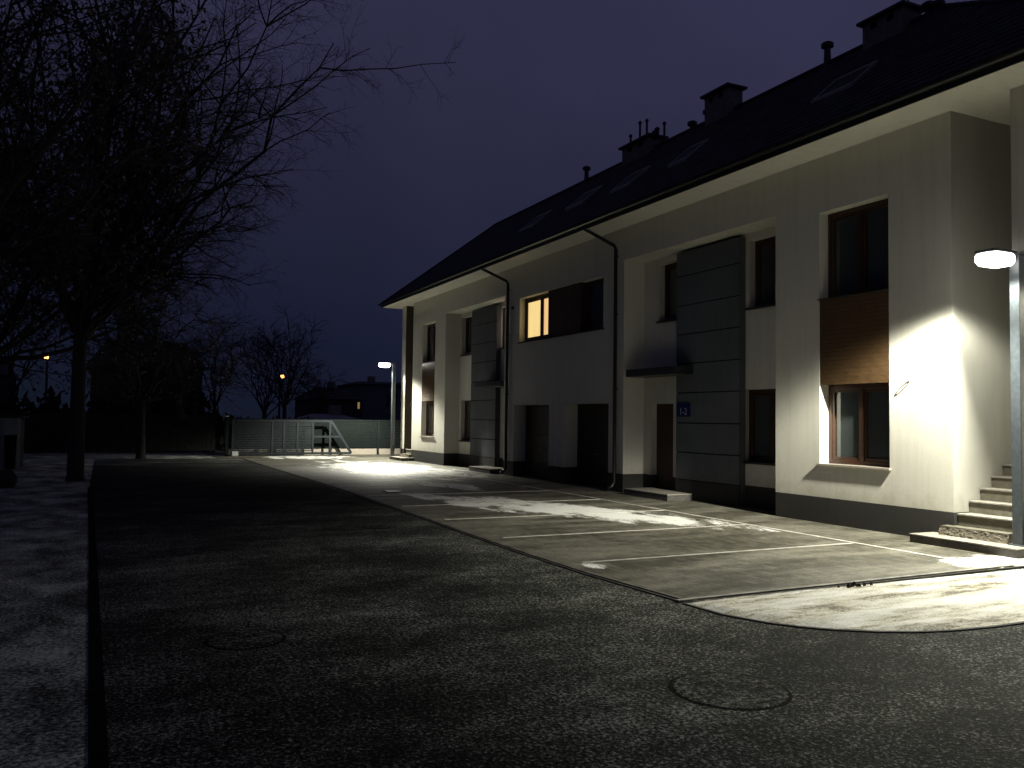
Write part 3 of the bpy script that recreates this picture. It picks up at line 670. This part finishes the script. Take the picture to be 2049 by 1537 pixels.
# log pile / stone
bm = bmesh.new(); bmesh.ops.create_icosphere(bm, subdivisions=4, radius=1)
for v_ in bm.verts:
    n_ = 1+.22*mn.noise(v_.co*1.6)+.06*mn.noise(v_.co*6); v_.co = Vector((v_.co.x*.42*n_, v_.co.y*.32*n_, v_.co.z*.24*n_))
me = bpy.data.meshes.new('boulder'); bm.to_mesh(me); bm.free(); me.materials.append(M['bark'])
for p in me.polygons: p.use_smooth = True
o = bpy.data.objects.new('boulder', me); COL.objects.link(o); o.location = (-2.05, 21.2, .14); tag(o, 'dark rounded boulder on the frosted lawn at the left edge', 'boulder')

# ------------------------------------------------------------------ trees
def grow(mb, p0, p1, ra, rb, sag, rnd, sides, n, wob):
    a, b_ = Vector(p0), Vector(p1); mid = (a+b_)/2+Vector((rnd.uniform(-1, 1), rnd.uniform(-1, 1), 0))*wob*(b_-a).length+Vector((0, 0, sag*(b_-a).length))
    pts = []
    for i in range(n+1):
        t = i/n; q = a*(1-t)**2+mid*2*t*(1-t)+b_*t*t
        if 0 < i < n: q += Vector((rnd.gauss(0, 1), rnd.gauss(0, 1), rnd.gauss(0, 1)))*(b_-a).length*.012
        pts.append(q)
    mb.tube(pts, [ra+(rb-ra)*i/n for i in range(n+1)], sides, False)
    return pts
def twigs(mb, pts, length, rad, lvl, rnd, dens, droop=0, leaf=None):
    """side shoots along a branch"""
    tot = sum((pts[i+1]-pts[i]).length for i in range(len(pts)-1)); cnt = max(1, int(tot*dens))
    for k in range(cnt):
        t = rnd.uniform(.12, 1)*(len(pts)-1); i = min(int(t), len(pts)-2); p = pts[i].lerp(pts[i+1], t-i)
        d = (pts[i+1]-pts[i]).normalized(); side = Vector((rnd.gauss(0, 1), rnd.gauss(0, 1), rnd.gauss(0, 1)-droop)); side = (side-d*side.dot(d)).normalized()
        dirn = (d*rnd.uniform(.35, .95)+side*rnd.uniform(.5, .9)).normalized(); l = length*rnd.uniform(.45, 1.15)
        q = grow(mb, p, p+dirn*l, rad, rad*.4, rnd.uniform(-.08, .12), rnd, 3, 3 if lvl else 2, .12)
        if lvl: twigs(mb, q, length*.5, rad*.5, lvl-1, rnd, dens*1.55, droop, leaf)
        elif leaf is not None and q[-1].x < 1.6 and rnd.random() < .5:
            for _ in range(3):
                c = q[-1]+Vector((rnd.gauss(0, .025), rnd.gauss(0, .025), rnd.gauss(0, .025))); s = rnd.uniform(.03, .07)
                a = Vector((rnd.gauss(0, 1), rnd.gauss(0, 1), rnd.gauss(0, 1))).normalized()*s; b2 = a.orthogonal().normalized()*s*.6
                leaf.quad(tuple(c-a), tuple(c+b2), tuple(c+a), tuple(c-b2))
def tree(name, base, trunk_h, tr, ends, label, dens=2.6, tl=1.5, lvl=2, seed=1, group=None, rad=.013, leafy=False, second=5, lean=(0, 0)):
    rnd = random.Random(seed); t = empty(name, base, label, 'tree', group)
    bx_, by_, bz_ = base; tk = MB(); top = Vector((bx_+lean[0], by_+lean[1], trunk_h))
    tk.tube([(bx_, by_, -.1), (bx_, by_, .12), (bx_+lean[0]*.2, by_, trunk_h*.35), (bx_+lean[0]*.6, by_+lean[1]*.6, trunk_h*.7), top], [tr*1.5, tr*1.12, tr, tr*.85, tr*.75], 14)
    tk.build('trunk', 'bark', t, smooth=True)
    lb = MB(); lf_ = MB() if leafy else None
    for e in ends:
        st = Vector((bx_, by_, trunk_h*rnd.uniform(.72, 1)))+Vector((lean[0], lean[1], 0))*.8
        e = Vector(e); dl = (e-st).length
        pts = grow(lb, st, e, tr*.42*min(1, dl/6), .012, rnd.uniform(-.03, .22), rnd, 6, 9, .16)
        for s2 in range(second):
            i = rnd.randint(2, 8); q = pts[i]; d = (pts[i]-pts[i-1]).normalized(); side = Vector((rnd.gauss(0, 1), rnd.gauss(0, 1), rnd.gauss(0, .8))); side = (side-d*side.dot(d)).normalized()
            e2 = q+(d*.8+side*.8).normalized()*dl*rnd.uniform(.22, .42)
            p2 = grow(lb, q, e2, .024, .009, rnd.uniform(-.05, .12), rnd, 4, 5, .12); twigs(lb, p2, tl, rad, lvl-1, rnd, dens, .2, lf_)
        twigs(lb, pts[3:], tl, rad, lvl-1, rnd, dens*.8, .2, lf_)
    print(name, len(lb.v), len(lf_.f) if leafy else 0)
    cr_ = lb.build('crown', 'bark', t)
    if leafy: lf_.build('dead_leaves', 'leaf', cr_)
    return t
# crown ends placed to give the silhouette of the photograph at real depth
big = [(5.0, 21.2, 11.2), (3.6, 22, 12.6), (3.0, 20.5, 13.4), (4.0, 23, 10.0), (3.9, 22.5, 8.0), (3.6, 21.6, 9.2), (2.9, 23, 6.8), (2.0, 21, 13.2), (1.0, 22.5, 14.0), (-.5, 21, 14), (-2.6, 22, 12.6), (-4.4, 23, 10.4), (-4.0, 21.5, 8),
       (2.2, 22, 8.2), (.8, 20, 9.5), (-1.5, 20, 9.5), (2.8, 24, 10.5), (2.5, 21.2, 6.2), (2.0, 20.6, 10.8), (.3, 23.6, 11.6), (2.9, 20.4, 11.2), (1.4, 24, 7.4), (2.4, 22.6, 5.2), (-2.2, 23.5, 7), (1.6, 21.0, 5.2), (3.4, 22, 7.4), (1.2, 21.6, 12.4), (.2, 22, 9), (-.8, 22.5, 11), (3.0, 21.4, 9.8)]
tree('bare_tree', (-.6, 22.7, 0), 4.4, .17, big, 'big bare tree with a wide crown and trunk standing on the frosted lawn', 3.5, 1.0, 3, 11, 'bare trees', .009, True, 7)
tree('bare_tree', (-2.6, 16.5, 0), 3.4, .16,
     [(1.0, 15.6, 9.6), (.2, 16.5, 10.8), (-1.2, 15.8, 11), (-3.2, 17, 11), (-4.5, 16.5, 9), (-.2, 17.5, 7.5), (.9, 16.2, 6.6), (-2, 15.2, 8.2), (-3.5, 15.6, 6.6), (-.3, 15.6, 5.2), (.8, 16.8, 8.2), (-1.0, 16.4, 6.4), (-1.6, 17.4, 9.6), (.3, 17, 4.6), (-2.8, 16, 4.8)],
     'dark bare tree at the left edge, trunk out of frame', 3.4, .8, 3, 23, 'bare trees', .008, True, 9)
tree('bare_tree', (-3.4, 27.5, 0), 3.4, .2,
     [(.6, 26.5, 9.5), (1.9, 27.5, 7.2), (.2, 27, 12), (-2, 27, 14), (-4.5, 28, 13), (-6, 27.5, 10), (-.8, 26, 6.2), (2.2, 28.2, 5.4), (-3, 26, 8), (-1, 28, 9.8), (1.2, 27, 4.6), (-.4, 27, 7.6), (1.6, 28, 9), (-4.8, 26, 6), (-1.5, 26.6, 4.6), (-5.8, 28, 5)],
     'dark bushy bare tree behind the tin shed', 3.5, 1.05, 3, 31, 'bare trees', .012, True, 9)
tree('bare_tree', (1.2, 33.5, 0), 2.2, .14,
     [(3.4, 33, 6.0), (2.4, 33, 7.6), (.6, 33.5, 8.2), (-.8, 33, 7), (3.9, 34, 4.4), (-.6, 33, 5), (1.8, 33.5, 5.2), (2.8, 33.4, 3.4), (0, 33, 3.4), (1.2, 32.6, 6.4), (4.2, 33.4, 3.0)],
     'low dark tree in front of the board fence', 4.0, 1.1, 2, 41, 'bare trees', .013, True, 8)
for i, (x, y, h_, s_, lab) in enumerate(((6.2, 56, 7.0, 2, 'far bare tree left of the orange street light'), (10.9, 58, 8.6, 2.6, 'far bare tree to the right of the orange street light'), (8.6, 52, 6.4, 2.2, 'far bare tree in front of the orange street light'), (1.5, 50, 6.4, 2.6, 'far low tree above the middle of the board fence'), (-4.5, 52, 7.5, 3.2, 'far tree above the left part of the board fence'), (14.0, 62, 5.0, 1.6, 'small far tree beside the pale wall'), (4.0, 60, 7.2, 2.8, 'far tree above the gate post'))):
    rnd = random.Random(60+i); ends = [(x+math.cos(a)*s_*rnd.uniform(.6, 1.1), y+math.sin(a)*s_*.8, h_*rnd.uniform(.62, .98)) for a in [k*.7 for k in range(9)]]+[(x, y, h_)]
    tree('far_tree', (x, y, 0), h_*.3, .16, ends, lab, 2.6, 1.4, 2, 70+i, 'far trees beyond the fence', .02, False, 4)
# undergrowth behind the fence: one uncountable mass
mb = MB(); rnd = random.Random(9)
for k in range(5200):
    x = rnd.uniform(-24, 9.2); y = rnd.uniform(39.4, 43.5); h_ = 2.1+.9*mn.noise(Vector((x*.35, y*.4, 0)))+.5*mn.noise(Vector((x*1.3, y, 4)))
    z = rnd.uniform(.1, max(.4, h_*(1 if x < 4.5 else .62))); s = rnd.uniform(.10, .22); d = Vector((rnd.gauss(0, .6), rnd.gauss(0, .4), 1)).normalized()*s*2
    c = Vector((x, y, z)); e = Vector((rnd.uniform(-1, 1), rnd.uniform(-1, 1), rnd.uniform(-.3, .3))).normalized()*s
    mb.quad(tuple(c-d*.5), tuple(c+e), tuple(c+d), tuple(c-e))
tag(mb.build('undergrowth', 'hedge'), 'dark undergrowth behind the fences', 'undergrowth', kind='stuff')

# ------------------------------------------------------------------ far houses, lights
def far_house(x0, x1, y0, y1, h_, rh, wm, rm, label, ridge_x=True, wins=(), snow=False):
    t = empty('far_house', ((x0+x1)/2, (y0+y1)/2, 0), label, 'house', 'houses beyond the fence')
    B(x0, x1, y0, y1, 0, h_).build('wall', wm, t)
    mb = MB(); o_ = .35; ym = (y0+y1)/2
    mb.v = [(x0-o_, y0-o_, h_), (x1+o_, y0-o_, h_), (x1+o_, y1+o_, h_), (x0-o_, y1+o_, h_), (x0+1, ym, h_+rh), (x1-1, ym, h_+rh)]
    mb.f = [(0, 1, 5, 4), (2, 3, 4, 5), (1, 2, 5), (3, 0, 4), (0, 3, 2, 1)]
    rr = mb.build('roof', rm, t); B(x0+2, x0+2.6, ym-.3, ym+.3, h_, h_+rh+.5).build('chimney', 'brick', rr)
    for (wx, wz, ww, wh, lit_) in wins:
        fr_ = B(wx-ww/2-.08, wx+ww/2+.08, y0-.05, y0-.002, wz-wh/2-.08, wz+wh/2+.08).build('window', 'house_roof', t); B(wx-ww/2, wx+ww/2, y0-.08, y0-.051, wz-wh/2, wz+wh/2).build('pane', 'dimwin' if lit_ else 'glass', fr_)
far_house(15.6, 19.6, 70, 78, 3.1, 1.1, 'house', 'house_roof', 'dark low house with a dim lit window, right of the far trees', wins=((19.3, 3.7-1.1, .18, .55, 1), (17.4, 2.2, .6, .8, 0)))
far_house(20.4, 27, 74, 82, 4.6, .4, 'house_pale', 'house_roof', 'pale flat-topped building behind the far lamp post', wins=((23.5, 3.2, .8, 1, 0),))
far_house(-1, 6.4, 66, 75, 5.0, 2.2, 'house', 'house_roof', 'large dark house with a steep roof behind the big bare tree', wins=((.8, 3.2, .8, 1, 0), (3.4, 3.2, .8, 1, 0)))
far_house(-16, -6, 62, 72, 4.0, 2.0, 'house', 'house_roof', 'dark house at the far left behind the shed', wins=((-6.6, 2.9, .12, .5, 1), (-9, 2.9, .8, 1, 0)))
far_house(9.7, 13.3, 47.2, 50, 1.35, .42, 'house', 'snow_roof', 'low outbuilding with a snow-covered roof behind the slatted fence', wins=((11, .8, .5, .5, 0),))
def far_lamp(x, y, z, label):
    t = empty('far_street_light', (x, y, 0), label, 'street light', 'orange street lights far away')
    MB().tube([(x, y, 0), (x, y, z-.2), (x, y-.1, z), (x, y-.6, z+.05)], [.08, .06, .045, .04], 8).build('pole', 'metal_dark', t)
    B(x-.12, x+.12, y-1.1, y-.5, z+.02, z+.14).build('lamp_head', 'metal_dark', t, bevel=.03)
    MB().lathe(x, y-.85, [(.10, z+.02), (.12, z-.05), (.09, z-.14), (.03, z-.17)], 14).build('lens', 'warm', t)
far_lamp(10.15, 55.8, 4.22, 'orange street light among the far trees, above the gate')
far_lamp(-3.13, 55.8, 4.86, 'orange street light at the far left behind the bare trees')
for o in bpy.data.objects:
    if '_o' in o: del o['_o']
